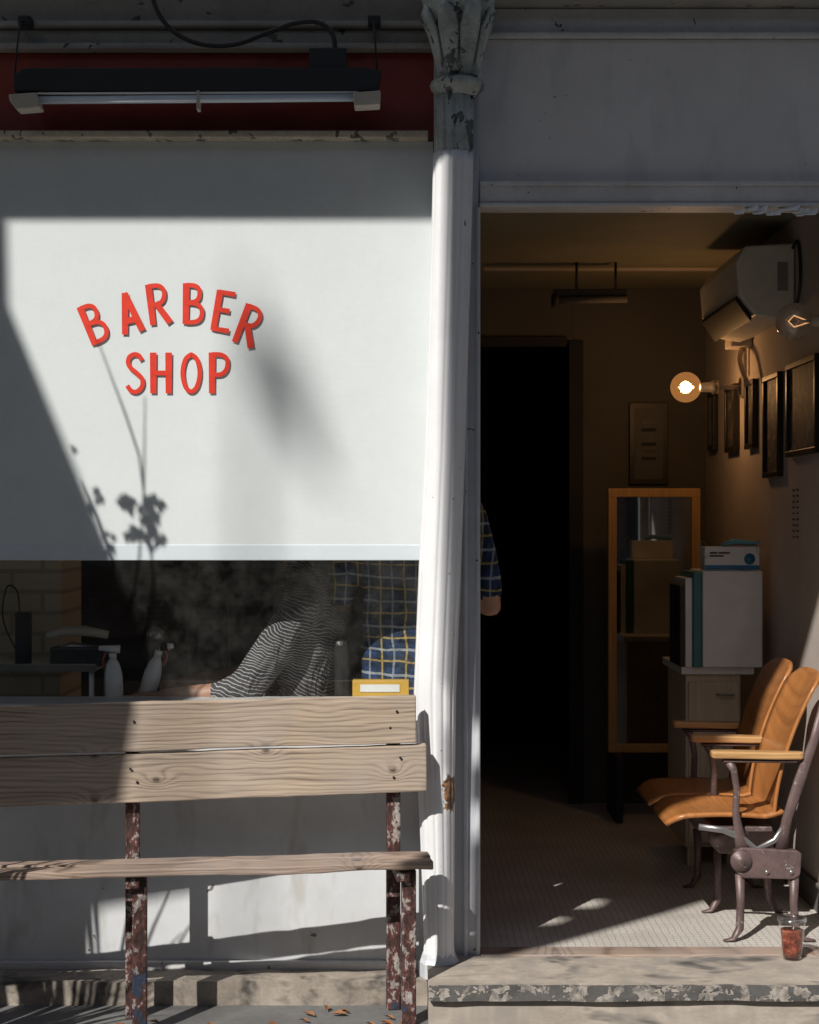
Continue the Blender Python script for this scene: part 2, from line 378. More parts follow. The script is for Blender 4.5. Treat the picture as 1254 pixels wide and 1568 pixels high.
def leafcloud(name,centers,n,size,mat,parent=None,squash=1):
    vs=[];fs=[]
    for (c,r) in centers:
        for i in range(n):
            d=Vector((random.gauss(0,1),random.gauss(0,1),random.gauss(0,1))).normalized()*r*random.random()**.45
            d.z*=squash; p=Vector(c)+d
            a=Vector((random.uniform(-1,1),random.uniform(-1,1),random.uniform(-1,.5))).normalized()
            b=a.cross(Vector((random.uniform(-1,1),random.uniform(-1,1),random.uniform(-1,1)))).normalized()
            s=size*random.uniform(.6,1.3); k=len(vs)
            vs+= [p-a*s, p+b*s*.35, p+a*s, p-b*s*.35]; fs.append((k,k+1,k+2,k+3))
    me=bpy.data.meshes.new(name); me.from_pydata([tuple(v) for v in vs],[],fs)
    return fin(name,me,mat,parent)
def tree(x,y,h,seed):
    random.seed(seed); t=group('street_tree')
    tube('trunk',[(x,y,-.13),(x+.05,y,h*.3),(x-.05,y+.05,h*.55),(x,y,h*.8)],[.16,.12,.09,.05],M_bark,t)
    cs=[]
    for i in range(14):
        a=random.uniform(0,6.28); r=random.uniform(.5,1.9); z=h*random.uniform(.45,.95)
        e=Vector((x+r*math.cos(a),y+r*math.sin(a),z))
        tube('limb',[(x,y,h*random.uniform(.3,.55)),((x+e.x)/2,(y+e.y)/2,z*.85),e],[.06,.04,.015],M_bark,t,seg=6)
        cs.append((e,random.uniform(.5,.95)))
    leafcloud('crown',cs,220,.13,M_leaf,t,.8)
tree(2.2,-12.9,6.5,3); tree(-2.6,-13,7,5); tree(7,-13,6.5,8)

cn=group('added_canopy_strip')  # unseen canopy strip, added to cast the level shadow edge on the front
box('slab',-6,6,-1.97,-1.0,4.3375,4.42,M_soffit,cn,bevel=0)
for bx in (-4.8,-2.9,2.6,4.4): tube('bracket',[(bx,-1.9,4.33),(bx,-.0,4.0)],.025,M_black,cn)
for bx in range(-6,7): tube('canopy_rail_post',[(bx,-1.05,4.42),(bx,-1.05,5.2)],.01,M_black,cn,seg=6)
tube('canopy_rail',[(-6,-1.05,5.2),(6,-1.05,5.2)],.015,M_black,cn)

def blocker(name,pts,s):  # unseen sheet added to block sun, outline back-projected from the wanted shadow
    g=group(name); P3=[back(x,z,s) for x,z in pts]
    n=len(P3); off=Vector((0,-.004,.004))
    vs=P3+[p+off for p in P3]
    fs=[tuple(range(n)),tuple(range(n,2*n))]+[(i,(i+1)%n,n+(i+1)%n,n+i) for i in range(n)]
    mk('blocker_sheet',vs,fs,M_blocker,parent=g); return g,P3
gL,pl=blocker('sun_blocker',[(-3.6,2.5),(-1.31,2.5),(-1.30,2.09),(-.955,1.25),(-.635,.51),(-.665,.20),(-1.0,.14),(-1.05,-.1),(-1.6,-.4),(-3.6,-.4)],3.2)  # added blocker with cords, cut to the diagonal shadow on the left
tube('cord',[pl[0],(pl[0].x-2,pl[0].y-.1,7)],.008,M_black,gL); tube('cord',[pl[1],(-3.4,-1.97,4.4)],.008,M_black,gL)
gR,pr=blocker('sun_blocker',[(.195,2.9),(.195,.72),(.29,.70),(.31,.60),(.195,.59),(.195,.46),(.285,.44),(.28,.37),(.195,.35),(.195,-.05),(.33,-.05),(.36,.0),(.56,.44),(.70,.80),(.80,1.1),(.86,1.5),(.95,1.64),(2.9,1.72),(2.9,2.9)],4.2)  # added blocker shading the doorway, notched to leave sun streaks on the floor
tube('cord',[pr[0],(-2.6,-1.97,4.4)],.008,M_black,gR); tube('cord',[pr[-1],(2.4,-1.97,4.4)],.008,M_black,gR)

pp=group('potted_plant')
PX,PY=-1.6,-.98
lathe('pot',[(.16,-.12),(.2,.1),(.23,.28),(.24,.3),(.22,.3),(.2,.26)],(PX,PY,0),paint('terracotta',(.35,.15,.08),var=.2),pp)
lathe('soil',[(.205,.25),(.2,.262)],(PX,PY,0),M_bark,pp)
random.seed(11)
def blade(base,tip,w,bend):
    base=Vector(base);tip=Vector(tip); mid=(base+tip)/2+Vector(bend)
    pts=catmull([base,mid,tip],6); vs=[];fs=[]
    for i,p in enumerate(pts):
        t=i/(len(pts)-1); ww=w*(1-t)**.6*(.5+.5*min(1,t*4))+.0004
        vs+=[p+Vector((-ww,ww*.4,0)),p+Vector((ww,-ww*.4,0))]
    for i in range(len(pts)-1): fs.append((2*i,2*i+1,2*i+3,2*i+2))
    return vs,fs
vs=[];fs=[]
def addb(v,f):
    k=len(vs); vs.extend(v); fs.extend([tuple(i+k for i in q) for q in f])
for i in range(80):
    a=random.uniform(0,6.28); r=random.uniform(.02,.14)
    b=(PX+r*math.cos(a),PY+r*math.sin(a),.26)
    h=random.uniform(.65,1.05); sp=random.uniform(.15,.55)
    tx=PX+sp*math.cos(a); ty=PY+sp*math.sin(a)*.8
    tx=min(tx,-1.13-.06*random.random())
    addb(*blade(b,(tx,ty,h),.007,(0,0,.18)))
mk('grass_blades',vs,fs,M_leaf,parent=pp)
def stem_for(pts,s,r=.003):
    return [back(X(px,.03)-.018,Z(py,.03)+.03,s) for px,py in pts]
S1=stem_for([(240,900),(215,700),(195,640),(152,525)],1.15); S2=stem_for([(215,870),(222,760),(224,610)],1.15); S3=stem_for([(180,870),(150,790),(128,740)],1.15)
rt=Vector((PX+.03,PY-.02,.27))
for q in (S1,S2,S3): tube('stem',[rt,(rt+q[0])/2+Vector((-.1,0,0))]+q,[.008,.006]+[.004]*(len(q)-1)+[.002],M_leaf,pp,seg=6)
def leaves_at(cx,cy,spread,n,s,sz):
    vs=[];fs=[]
    for i in range(n):
        q=stem_for([(cx+random.uniform(-spread,spread),cy+random.uniform(-spread,spread))],s)[0]
        a=Vector((random.uniform(-.6,.6),random.uniform(-.3,.3),-1)).normalized(); b=a.cross(Vector((.3,1,.4))).normalized()
        L=sz*random.uniform(.6,1.2); k=len(vs)
        vs+=[q-a*L*.5,q-a*L*.15+b*L*.3,q+a*L*.5,q-a*L*.15-b*L*.3]; fs.append((k,k+1,k+2,k+3))
    me=bpy.data.meshes.new('leaves'); me.from_pydata([tuple(v) for v in vs],[],fs); fin('leaves',me,M_leaf,pp)
leaves_at(222,800,28,14,1.15,.07); leaves_at(195,765,12,4,1.15,.06); leaves_at(150,770,14,4,1.15,.045); leaves_at(168,835,16,4,1.15,.045); leaves_at(240,840,14,6,1.15,.05); leaves_at(110,695,8,2,1.15,.045)

# ---------------------------------------------------------------- shopfront
sf=group('barber_shop_building')
W0=-4.5; SIL=.792
box('lower_wall',W0,X(664,0),-.0,.10,-.10,SIL-.032,M_lowwall,sf,bevel=.002)
box('skirting',W0,X(664,-.02),-.02,-.001,-.10,-.02,M_mould,sf,bevel=.006)
box('window_sill',W0,X(664,-.03),-.025,.26,SIL-.031,SIL,M_mould,sf,bevel=.005)
zt=Z(214,0)
box('window_head_trim',W0,.06,-.03,.03,zt,Z(203,0),M_cream,sf,bevel=.004)
box('red_fascia',W0,.14,.035,.16,Z(203,0)-.03,Z(76,0),M_red,sf)
for i,(a,b,yy) in enumerate(((76,66,-.01),(66,40,.03),(40,30,0.0),(30,-30,.04),(-30,-60,-.03))):
    box('cornice_strip',W0,.14,yy,.16,Z(a,0)+.001,Z(b,0)-.001,M_dkmould,sf,bevel=.006)
box('wall_above',W0,4.5,.05,.16,Z(-60,0),6.2,M_dkmould,sf)
box('pilaster',X(664,0)+.001,X(733,0),-.015,.14,-.03,Z(-60,0),M_pil,sf,bevel=.004)
box('pilaster_bead',X(709,0),X(716,0),-.03,-.014,-.02,2.9,M_pil,sf,bevel=.006)
box('pilaster_bead',X(728,0),X(735,0),-.024,.10,-.02,Z(318,0),M_pil,sf,bevel=.005)
xr=4.5; xl=X(734,0)
box('transom_panel',xl,xr,.02,.15,Z(282,0),Z(58,0),M_grey,sf,bevel=0)
box('transom_top_moulding',xl,xr,-.005,.15,Z(57,0),Z(50,0),M_mould,sf,bevel=.003)
box('transom_frieze',xl,xr,.03,.15,Z(49,0),Z(8,0),M_mould,sf,bevel=.003)
box('transom_cornice',xl,xr,-.05,.15,Z(7,0),Z(-60,0),M_dkmould,sf,bevel=.006)
box('door_head',xl,xr,-.02,.15,Z(312,0),Z(283,0),M_mould,sf,bevel=.004)
box('door_head_bead',xl,xr,-.032,.0,Z(319,0),Z(313,0),M_mould,sf,bevel=.003)
box('door_head_cap',xl,xr,-.028,.0,Z(288,0)+.002,Z(282,0)+.004,M_mould,sf,bevel=.003)
box('right_front_wall',1.47,4.5,0,.15,-.1,Z(320,0),M_grey,sf)
mk('window_glass',[(W0,.02,SIL+.002),(X(664,.02),.02,SIL+.002),(X(664,.02),.02,zt),(W0,.02,zt)],[(0,1,2,3)],M_glass,parent=sf)
zb=Z(858,.03)
bl=group('window_blind')
box('panel',W0,X(663,.03),.0255,.0295,zb+.045,zt,M_blind,bl,bevel=0)
box('hem_bar',W0,X(660,.03),.0235,.034,zb,zb+.05,M_hem,bl,bevel=.002)
pe=group('peeling_paint')
random.seed(4)
for i in range(22):
    px=random.uniform(1120,1300); p=P(px,random.uniform(321,332),0)
    w=random.uniform(.01,.035)
    mk('flake',[(p.x-w,-.01,p.z+.006),(p.x+w,-.035,p.z+.008),(p.x+w*.7,-.045,p.z-.008),(p.x-w*.8,-.03,p.z-.006)],[(0,1,2,3)],M_blind,parent=pe,solid=.002)

st=group('entrance_step')
b1=box('base_ledge',-4.5,X(655,-.2)-.004,-.15,-.024,-.14,-.045,M_stone,st,bevel=0); roughen(b1,6,.006,9)
b2=box('step_slab',X(655,-.2),4.5,-.33,-.024,-.14,0,M_stone2,st,bevel=0); roughen(b2,6,.0025,9,5)
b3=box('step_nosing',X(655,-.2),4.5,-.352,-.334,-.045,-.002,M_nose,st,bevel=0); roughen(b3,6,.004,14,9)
box('sub_base',-4.5,4.5,-.023,.1,-.2,-.101,M_stone,st)
box('wood_threshold',X(735,0),1.5,-.035,.06,-.02,.006,M_seatw,st,bevel=.004)

co=group('cast_iron_column')
rows=[(236,694,62),(330,692,62),(500,687,62),(700,681,62),(860,674,65),(1060,666,65),(1200,668,57),(1350,671,50),(1440,672,46),(1478,672,50)]
vs=[];fs=[];seg=144
ys=[]
ky=-.085
for k in range(len(rows)-1):
    a,b=rows[k],rows[k+1]
    for j in range(6): 
        t=j/6; ys.append(tuple(a[i]*(1-t)+b[i]*t for i in range(3)))
ys.append(rows[-1])
for (py,cx,w) in ys:
    p=P(cx,py,ky); r=w/2/F*(DC+ky)
    for j in range(seg):
        a=2*math.pi*j/seg; rr=r*(1-.055*(0.5+0.5*math.cos(12*a+1.5))**4)
        rr*=1+.003*noise.noise(Vector((math.cos(a)*3,math.sin(a)*3,p.z*9)))
        vs.append((p.x+rr*math.cos(a),p.y+rr*math.sin(a),p.z))
for i in range(len(ys)-1):
    for j in range(seg): fs.append((i*seg+j,i*seg+(j+1)%seg,(i+1)*seg+(j+1)%seg,(i+1)*seg+j))
fs.append(tuple(range(seg)))
mk('shaft',vs,fs,M_col,parent=co,smooth=True)
cx=X(696,ky)
def zz(py): return Z(py,ky)
lathe('upper_shaft',[(.058,zz(240)),(.060,zz(234)),(.060,zz(228)),(.062,zz(150))],(cx,ky,0),M_capital,co,seg=96,flute=(12,.1))
lathe('collar',[(.06,zz(150)),(.07,zz(143)),(.082,zz(138)),(.086,zz(132)),(.082,zz(127)),(.066,zz(124)),(.06,zz(121))],(X(700,ky),ky,0),M_capital,co,seg=48)
capo=lathe('capital',[(.06,zz(122)),(.072,zz(112)),(.070,zz(95)),(.072,zz(70)),(.084,zz(45)),(.1,zz(28)),(.112,zz(20)),(.112,zz(12)),(.118,zz(6)),(.115,zz(-30))],(X(702,ky),ky,0),M_capital,co,seg=64,flute=(8,.16))
roughen(capo,0,.006,30)
for a in range(8):
    an=a/8*6.283+.39; dx,dy=math.cos(an),math.sin(an); c0=X(702,ky)
    tube('leaf_scroll',[(c0+.06*dx,ky+.06*dy,zz(115)),(c0+.074*dx,ky+.074*dy,zz(80)),(c0+.088*dx,ky+.088*dy,zz(52)),(c0+.112*dx,ky+.112*dy,zz(26)),(c0+.106*dx,ky+.106*dy,zz(14))],[(.016,.006),(.028,.008),(.034,.01),(.026,.012),(.01,.01)],M_capital,co,seg=8,curve=0,side=(-dy,dx,0))
lathe('base',[(.064,-.045),(.064,0),(.056,.012),(.05,.03)],(X(672,ky),ky,0),M_pil,co,seg=8,smooth=False)

GL={'B':[[(0,0),(0,1)],[(0,1),(.25,.985),(.38,.88),(.38,.68),(.26,.56),(0,.53)],[(0,.53),(.3,.5),(.46,.36),(.45,.14),(.3,.02),(0,0)]],
'A':[[(0,0),(.25,1)],[(.25,1),(.5,0)],[(.09,.3),(.41,.3)]],
'R':[[(0,0),(0,1)],[(0,1),(.28,.985),(.42,.86),(.41,.66),(.28,.52),(0,.48)],[(.17,.5),(.48,0)]],
'E':[[(0,0),(0,1)],[(0,1),(.42,1)],[(0,.53),(.34,.53)],[(0,0),(.42,0)]],
'S':[[(.43,.84),(.34,.97),(.2,1),(.06,.92),(.03,.76),(.12,.62),(.3,.48),(.44,.33),(.43,.13),(.28,0),(.12,.02),(0,.16)]],
'H':[[(0,0),(0,1)],[(.45,0),(.45,1)],[(0,.5),(.45,.5)]],
'O':[[(.25,1),(.08,.86),(0,.5),(.08,.14),(.25,0),(.42,.14),(.5,.5),(.42,.86),(.25,1)]],
'P':[[(0,0),(0,1)],[(0,1),(.28,.985),(.44,.86),(.43,.62),(.28,.47),(0,.45)]]}
sg=group('barber_shop_lettering')
def letter(ch,px,py,h,rot,th=9.2,wscale=1.0):
    s=(DC+.017)/F; cx,_,cz=P(px,py,.017); vs=[];fs=[]
    R=math.radians(rot)
    for si,stk in enumerate(GL[ch]):
        pts=[Vector(((x-.24)*h*wscale,(y-.5)*h)) for x,y in stk]
        stem=len(pts)==2
        if not stem: 
            q=catmull([(p.x,p.y,0) for p in pts],5); pts=[Vector((a.x,a.y)) for a in q]
        w=(th if stem and abs(pts[1].x-pts[0].x)<h*.3 else th*.75)/2
        if stem:
            d=(pts[1]-pts[0]).normalized(); pts=[pts[0]-d*w*.6,pts[1]+d*w*.6]
        n=len(pts); base=len(vs)
        for i in range(n):
            closed=(ch=='O')
            a=pts[i-1] if i>0 else (pts[-2] if closed else pts[0]); b=pts[i+1] if i<n-1 else (pts[1] if closed else pts[-1])
            t=(b-a).normalized(); nn=Vector((-t.y,t.x))
            for sgn in (1,-1):
                q=pts[i]+nn*w*sgn*(1.12 if stem and i==1 else 1)
                X_=q.x*math.cos(R)-q.y*math.sin(R); Z_=q.x*math.sin(R)+q.y*math.cos(R)
                vs.append((cx+X_*s,.0190-.0003*si,cz+Z_*s))
        for i in range(n-1): fs.append((base+2*i,base+2*i+1,base+2*i+3,base+2*i+2))
    me=bpy.data.meshes.new('letter_'+ch.lower()); me.from_pydata(vs,[],fs); fin('letter_'+ch.lower(),me,M_letter,sg)
for ch,px,py,r in (('B',145,494,22),('A',197,479,13),('R',243,465,7),('B',297,465,-1),('E',344,477,-10),('R',382,499,-21)): letter(ch,px,py,57,r,wscale=.92)
for ch,px,py in (('S',207,571),('H',247,571),('O',292,571),('P',337,571)): letter(ch,px,py,57,0,wscale=.92)

lf=group('fluorescent_light_fixture')
yl=-.12
def LX(px): return X(px,yl)
def LZ(py): return Z(py,yl)
prism('housing',[(LX(24),LZ(118)),(LX(24),LZ(143)),(LX(578),LZ(143)),(LX(584),LZ(112)),(LX(560),LZ(107)),(LX(40),LZ(108))],yl-.03,yl+.04,M_black,lf,bevel=.003)
tube('tube_lamp',[(LX(60),yl-.02,LZ(156)),(LX(548),yl-.02,LZ(152))],.0125,M_tube,lf,seg=20)
tube('reflector_edge',[(LX(60),yl-.028,LZ(147)),(LX(548),yl-.028,LZ(145))],.0035,M_white,lf,seg=8)
box('tube_clip',LX(303),LX(308),yl-.037,yl,LZ(172),LZ(143),M_cap,lf,bevel=.002)
prism('end_cap_left',[(LX(18),LZ(150)),(LX(60),LZ(147)),(LX(66),LZ(170)),(LX(30),LZ(173)),(LX(20),LZ(160))],yl-.045,yl+.02,M_cap,lf,bevel=.004)
prism('end_cap_right',[(LX(541),LZ(147)),(LX(583),LZ(144)),(LX(582),LZ(166)),(LX(543),LZ(168))],yl-.045,yl+.02,M_cap,lf,bevel=.004)
box('junction_box',LX(474),LX(531),yl-.02,yl+.04,LZ(107),LZ(76),M_black,lf)
for px,tx in ((22,28),(578,572)):
    tube('hanger',[(LX(px),yl,LZ(115)),(LX(tx),yl+.02,LZ(30)),(LX(tx-2),yl+.09,LZ(18))],.003,M_black,lf,seg=6)
    box('hanger_bracket',LX(tx)-.02,LX(tx)+.02,-.05,.0,LZ(26),LZ(12),M_black,lf)
tube('power_cable',[P(225,-40,-.1),P(240,15,-.1),P(268,50,-.1),P(310,68,-.1),P(360,68,-.1),P(410,50,-.1),P(450,36,-.11),P(485,34,-.115),P(508,50,yl),P(514,80,yl)],.0075,M_black,lf,curve=8)

# ---------------------------------------------------------------- bench
bn=group('park_bench')
TH=math.radians(6.5); O=Vector((.038,-.195,0))
def plank(name,u0,u1,prof,mat,seed,wob=.0015,drop=0.0):
    vs=[];fs=[];n=40;k=len(prof)
    for i in range(n+1):
        u=u0+(u1-u0)*i/n
        for j,(v,z) in enumerate(prof):
            w=noise.noise(Vector((u*3,j*3.7,seed)))*wob*2+noise.noise(Vector((u*14,j*3.7,seed)))*wob
            vs.append((-u,-v+w,z+w-drop*u))
    for i in range(n):
        for j in range(k): fs.append((i*k+j,i*k+(j+1)%k,(i+1)*k+(j+1)%k,(i+1)*k+j))
    fs.append(tuple(range(k))); fs.append(tuple(n*k+j for j in range(k)))
    return mk(name,vs,fs,mat,parent=bn,bevel=.004)
bn.location=O; bn.rotation_euler=(0,0,TH)
def pf(v0,v1,z0,z1,lean=0): return [(v0,z0),(v1,z0),(v1-lean,z1),(v0-lean,z1)]
plank('backrest_top_plank',.02,1.9,pf(-.002,.026,.704,.848,.010),M_bench,1,drop=.015)
plank('backrest_bottom_plank',-.012,1.9,pf(.0,.030,.555,.697,.010),M_bench,7.3,drop=.017)
plank('seat_slat_back',-.015,1.9,pf(.03,.093,.352,.374),M_seatw,3,.003)
plank('seat_slat_front',-.012,1.9,pf(.118,.188,.349,.372),M_seatw,5,.003)
def bbox(name,u0,u1,v0,v1,z0,z1,m,bev=.004):
    return box(name,-u1,-u0,-v1,-v0,z0,z1,m,bn,bev)
for u in (.065,.855):
    bbox('back_post_%d'%(u*100),u,u+.042,-.040,-.006,-.12,.82,M_leg)
    bbox('front_leg_%d'%(u*100),u-.03,u+.012,.11,.15,-.12,.343,M_leg)
    bbox('seat_bearer_%d'%(u*100),u-.01,u+.03,-.004,.17,.312,.345,M_leg)
for u,z in ((.08,.80),(.1,.75),(.09,.6),(.07,.66),(.87,.78),(.86,.60),(.88,.64)):
    lathe('nail',[(.004,0),(.004,.002),(.001,.003)],(-u,-.0315 if z<.70 else -.025,z),M_black,bn,seg=8,axis='Y')

random.seed(21); vs=[];fs=[]
for i in range(26):
    x=random.choice([random.uniform(-.35,-.1),random.uniform(-.1,.15),random.uniform(-1.2,1.3)]); y=random.uniform(-.38,-.2) if x<.03 else random.uniform(-.5,-.39)
    a=random.uniform(0,6.28); s=random.uniform(.012,.03); k=len(vs); z=-.113
    for da,rr,dz in ((0,1,0),(1.1,.5,.008),(3.14,.9,.004),(4.8,.55,.012)): vs.append((x+s*rr*math.cos(a+da),y+s*rr*math.sin(a+da),z+dz))
    fs.append((k,k+1,k+2,k+3))
mk('fallen_leaves',vs,fs,paint('dry_leaf',(.3,.13,.05),var=.5,scale=20))

# ---------------------------------------------------------------- interior
rm=group('shop_interior')
XW=1.45; YB=2.68; ZC=2.52
box('floor',-3.5,XW+.1,.06,6,-.08,0,M_tile,rm,bevel=0)
box('right_wall',XW,XW+.12,.14,6,0,ZC,M_wallin,rm,bevel=0)
box('ceiling',-3.5,XW+.12,.16,6,ZC,ZC+.1,M_ceil,rm,bevel=0)
box('ceiling_beam',X(740,2.1),XW-.002,2.05,2.13,Z(411,2.1),ZC-.002,M_wallin,rm,bevel=.004)
box('left_wall',-3.5,-3.4,.1,6,0,ZC,M_wallback,rm,bevel=0)
xo0=X(690,YB); xo1=X(877,YB); zo=Z(522,YB)
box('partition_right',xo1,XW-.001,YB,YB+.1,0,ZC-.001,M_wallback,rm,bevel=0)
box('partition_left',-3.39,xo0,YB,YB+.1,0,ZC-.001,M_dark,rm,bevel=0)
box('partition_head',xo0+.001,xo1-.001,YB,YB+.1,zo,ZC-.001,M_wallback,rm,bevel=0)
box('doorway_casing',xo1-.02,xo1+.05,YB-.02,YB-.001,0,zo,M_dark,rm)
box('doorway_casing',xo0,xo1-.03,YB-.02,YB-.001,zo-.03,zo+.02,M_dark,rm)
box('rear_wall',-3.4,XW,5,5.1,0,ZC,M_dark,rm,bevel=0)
box('skirting',XW-.015,XW-.001,.15,YB-.01,.001,.1,M_wallback,rm,bevel=.003)
box('door_jamb_post',XW-.06,XW-.002,.10,.14,0,2.3,M_pil,rm)
bp=group('painted_brick_pier'); box('pier',-2.2,X(93,.64),.64,1.0,0,ZC-.003,M_pbrick,bp,bevel=.01)

ac=group('air_conditioner')
y0=.88;y1=1.62
prof=[(XW-.004,Z(372,y0)),(XW-.19,Z(376,y0)),(XW-.225,Z(400,y0)),(XW-.215,Z(450,y0)),(XW-.15,Z(483,y0)),(XW-.06,Z(490,y0)),(XW-.004,Z(482,y0))]
prism('body',prof,y0,y1,M_ac,ac,bevel=.008)
prism('louver',[(XW-.218,Z(452,y0)),(XW-.222,Z(458,y0)),(XW-.165,Z(490,y0)),(XW-.158,Z(485,y0))],y0+.03,y1-.03,M_black,ac)
box('spec_label',XW-.07,XW-.03,y0-.002,y0-.0005,Z(445,y0),Z(402,y0),M_paper,ac,bevel=0)
tube('refrigerant_line',[(XW-.012,y0+.0,Z(380,y0)),(XW-.008,y0-.04,Z(372,y0)),(XW-.01,y0-.09,Z(390,y0)),(XW-.01,y0-.1,Z(440,y0)),(XW-.01,y0-.03,Z(480,y0))],.006,M_black,ac,curve=6)
cd=group('wall_conduit')
tube('pipe',[(XW-.02,1.7,ZC),(XW-.02,1.7,2.0)],.012,M_wallin,cd)
box('junction_box',XW-.09,XW-.002,1.62,1.76,2.12,2.3,M_wallin,cd)
tube('flex',[(XW-.03,1.7,2.12),(XW-.06,1.6,2.05),(XW-.05,1.5,1.95)],.012,M_wallin,cd,curve=5)
M_bulb=glassy('bulb_glass',(.90,.87,.82),.14,0,(1,1,1),.45)
M_bulblit=glassy('lit_bulb_glass',(.97,.9,.8),.05,0,(1,1,1),0,((1,.42,.12),.16))
def globe(px,py,y,lit):
    g=group('globe_wall_lamp'); c=P(px,py,y); r=.064 if not lit else .066
    pr=[]
    for i in range(17):
        a=math.pi*(i/16)*.93; pr.append((max(r*math.sin(a),.001),-r*math.cos(a)))
    pr.append((.02,.075))
    lathe('bulb',pr,c,M_bulblit if lit else M_bulb,g,seg=32,axis='X')
    lathe('socket',[(.018,.06),(.02,.065),(.022,.11),(.03,.115),(.03,.14)],c,M_steel if lit else M_cap,g,seg=20,axis='X')
    if XW-c.x>.16: tube('arm',[(c.x+.13,c.y,c.z),(XW-.01,c.y,c.z)],.009,M_cap,g)
    lathe('wall_plate',[(.045,XW-c.x-.02),(.05,XW-c.x-.001)],c,M_cap,g,seg=20,axis='X')
    if lit:
        lathe('filament',[(.002,-.03),(.012,-.015),(.016,.0),(.012,.018),(.004,.035)],c,emis('warm_filament',(1,.62,.28),9),g,seg=12,axis='X')
        l=bpy.data.lights.new('bulb_light','POINT'); l.energy=4.6; l.color=(1,.55,.24); l.shadow_soft_size=.03
        o=bpy.data.objects.new('bulb_light',l); o.location=c+Vector((-.0,0,0)); COL.objects.link(o); o.parent=g
    else:
        tube('filament',[c+Vector((.05,0,0)),c+Vector((.0,.0,.02)),c+Vector((-.02,0,0)),c+Vector((0,0,-.02)),c+Vector((.05,0,-.004))],.0025,emis('dim_filament',(1,.5,.2),1.2),g,seg=6)
        tube('support',[c+Vector((.06,0,0)),c+Vector((.02,0,0))],.006,M_cap,g,seg=8)
globe(1216,492,.42,False)
globe(1050,593,1.78,True)
M_fglass=glassy('frame_glass',(1,1,1),.03)
def wframe(px0,px1,py0,py1,glz=True):
    g=group('picture_frame')
    ya=XW*F/(px1-627)-DC; yb=XW*F/(px0-627)-DC; ym=(ya+yb)/2
    z1=Z(py0,ym); z0=Z(py1,ym); t=.022
    box('print',XW-.012,XW-.006,ya+t,yb-t,z0+t,z1-t,M_print,g,bevel=0)
    box('mount',XW-.010,XW-.002,ya+.004,yb-.004,z0+.004,z1-.004,M_paper,g,bevel=0)
    box('rail',XW-.025,XW-.001,ya,yb,z1-t,z1,M_frame,g); box('rail',XW-.025,XW-.001,ya,yb,z0,z0+t,M_frame,g)
    box('stile',XW-.0245,XW-.0015,ya,ya+t,z0+t,z1-t,M_frame,g); box('stile',XW-.0245,XW-.0015,yb-t,yb,z0+t,z1-t,M_frame,g)
    if glz: mk('glazing',[(XW-.015,ya+t,z0+t),(XW-.015,yb-t,z0+t),(XW-.015,yb-t,z1-t),(XW-.015,ya+t,z1-t)],[(0,1,2,3)],M_fglass,parent=g)
wframe(1212,1258,550,697,False); wframe(1176,1200,573,731,False); wframe(1148,1161,582,687); wframe(1117,1133,590,692); wframe(1090,1100,600,690)
g=group('picture_frame'); a=X(963,YB);b=X(1022,YB);z1=Z(617,YB);z0=Z(742,YB)
box('back',a,b,YB-.02,YB-.001,z0,z1,M_frame,g)
box('mount',a+.025,b-.025,YB-.024,YB-.021,z0+.025,z1-.025,paint('grey_mount',(.07,.07,.065)),g,bevel=0)
for i in range(6): box('text_line',a+.06,b-.06,YB-.0265,YB-.0245,z1-.09-.035*i-.016,z1-.09-.035*i,M_dark if i%2 else M_frame,g,bevel=0)
g=group('wall_notes')
random.seed(9)
for (y_,zz0) in ((.84,1.50),(.90,1.50)):
    for i in range(9):
        w=random.uniform(.014,.02); z=zz0-.022*i
        box('note_stroke',XW-.003,XW-.001,y_,y_+w*1.4,z-.006,z,M_frame,g,bevel=0)
mg=group('wood_framed_mirror'); ym=2.3
a=X(931,ym);b=X(1072,ym);z1=Z(748,ym);z0=Z(1152,ym);t=.04
box('glass',a+t-.005,b-t+.005,ym+.005,ym+.012,z0+t,z1-t,M_mirror,mg,bevel=0)
box('top_rail',a,b,ym-.01,ym+.02,z1-t,z1,M_mwood,mg); box('bottom_rail',a,b,ym-.01,ym+.02,z0,z0+t,M_mwood,mg)
box('stile_left',a,a+t,ym-.009,ym+.019,z0+t,z1-t,M_mwood,mg); box('stile_right',b-t,b,ym-.009,ym+.019,z0+t,z1-t,M_mwood,mg)
for q in (a+.02,b-.05): box('foot',q,q+.03,ym-.15,ym+.2,0,z0,M_dark,mg)
cb=group('wooden_cabinet'); yc=1.25
a=X(1046,yc);b=XW-.12;zt_=Z(1032,yc)
box('top',a-.01,b+.04,yc-.02,yc+.45,zt_,zt_+.03,M_white,cb)
box('body',a+.01,b-.01,yc,yc+.43,.08,zt_-.001,M_cab,cb,bevel=.004)
for q in (a+.02,b-.06): box('foot',q,q+.04,yc+.02,yc+.06,0,.08,M_cab,cb)
box('door',a+.02,b-.02,yc-.014,yc-.001,.3,zt_-.03,M_cab,cb)
box('drawer_front',a+.02,b-.02,yc-.014,yc-.001,.1,.29,M_cab,cb)
tube('handle',[(a+.13,yc-.014,zt_-.08),(a+.14,yc-.035,zt_-.08),(a+.19,yc-.035,zt_-.08),(a+.2,yc-.014,zt_-.08)],.004,M_steel,cb,seg=8)
fb=group('file_box'); yf=1.2; a=X(1076,yf);b=X(1168,yf);z1=Z(874,yf);zb_=zt_+.03
box('box_body',a,b,yf,yf+.3,zb_,z1,M_white,fb,bevel=.006)
box('teal_folder',a-.035,a-.003,yf+.005,yf+.29,zb_,z1-.005,M_teal,fb)
box('binder',a-.065,a-.037,yf+.02,yf+.28,zb_,z1-.03,M_white,fb)
box('binder',a-.085,a-.067,yf+.03,yf+.28,zb_,z1-.06,M_black,fb)
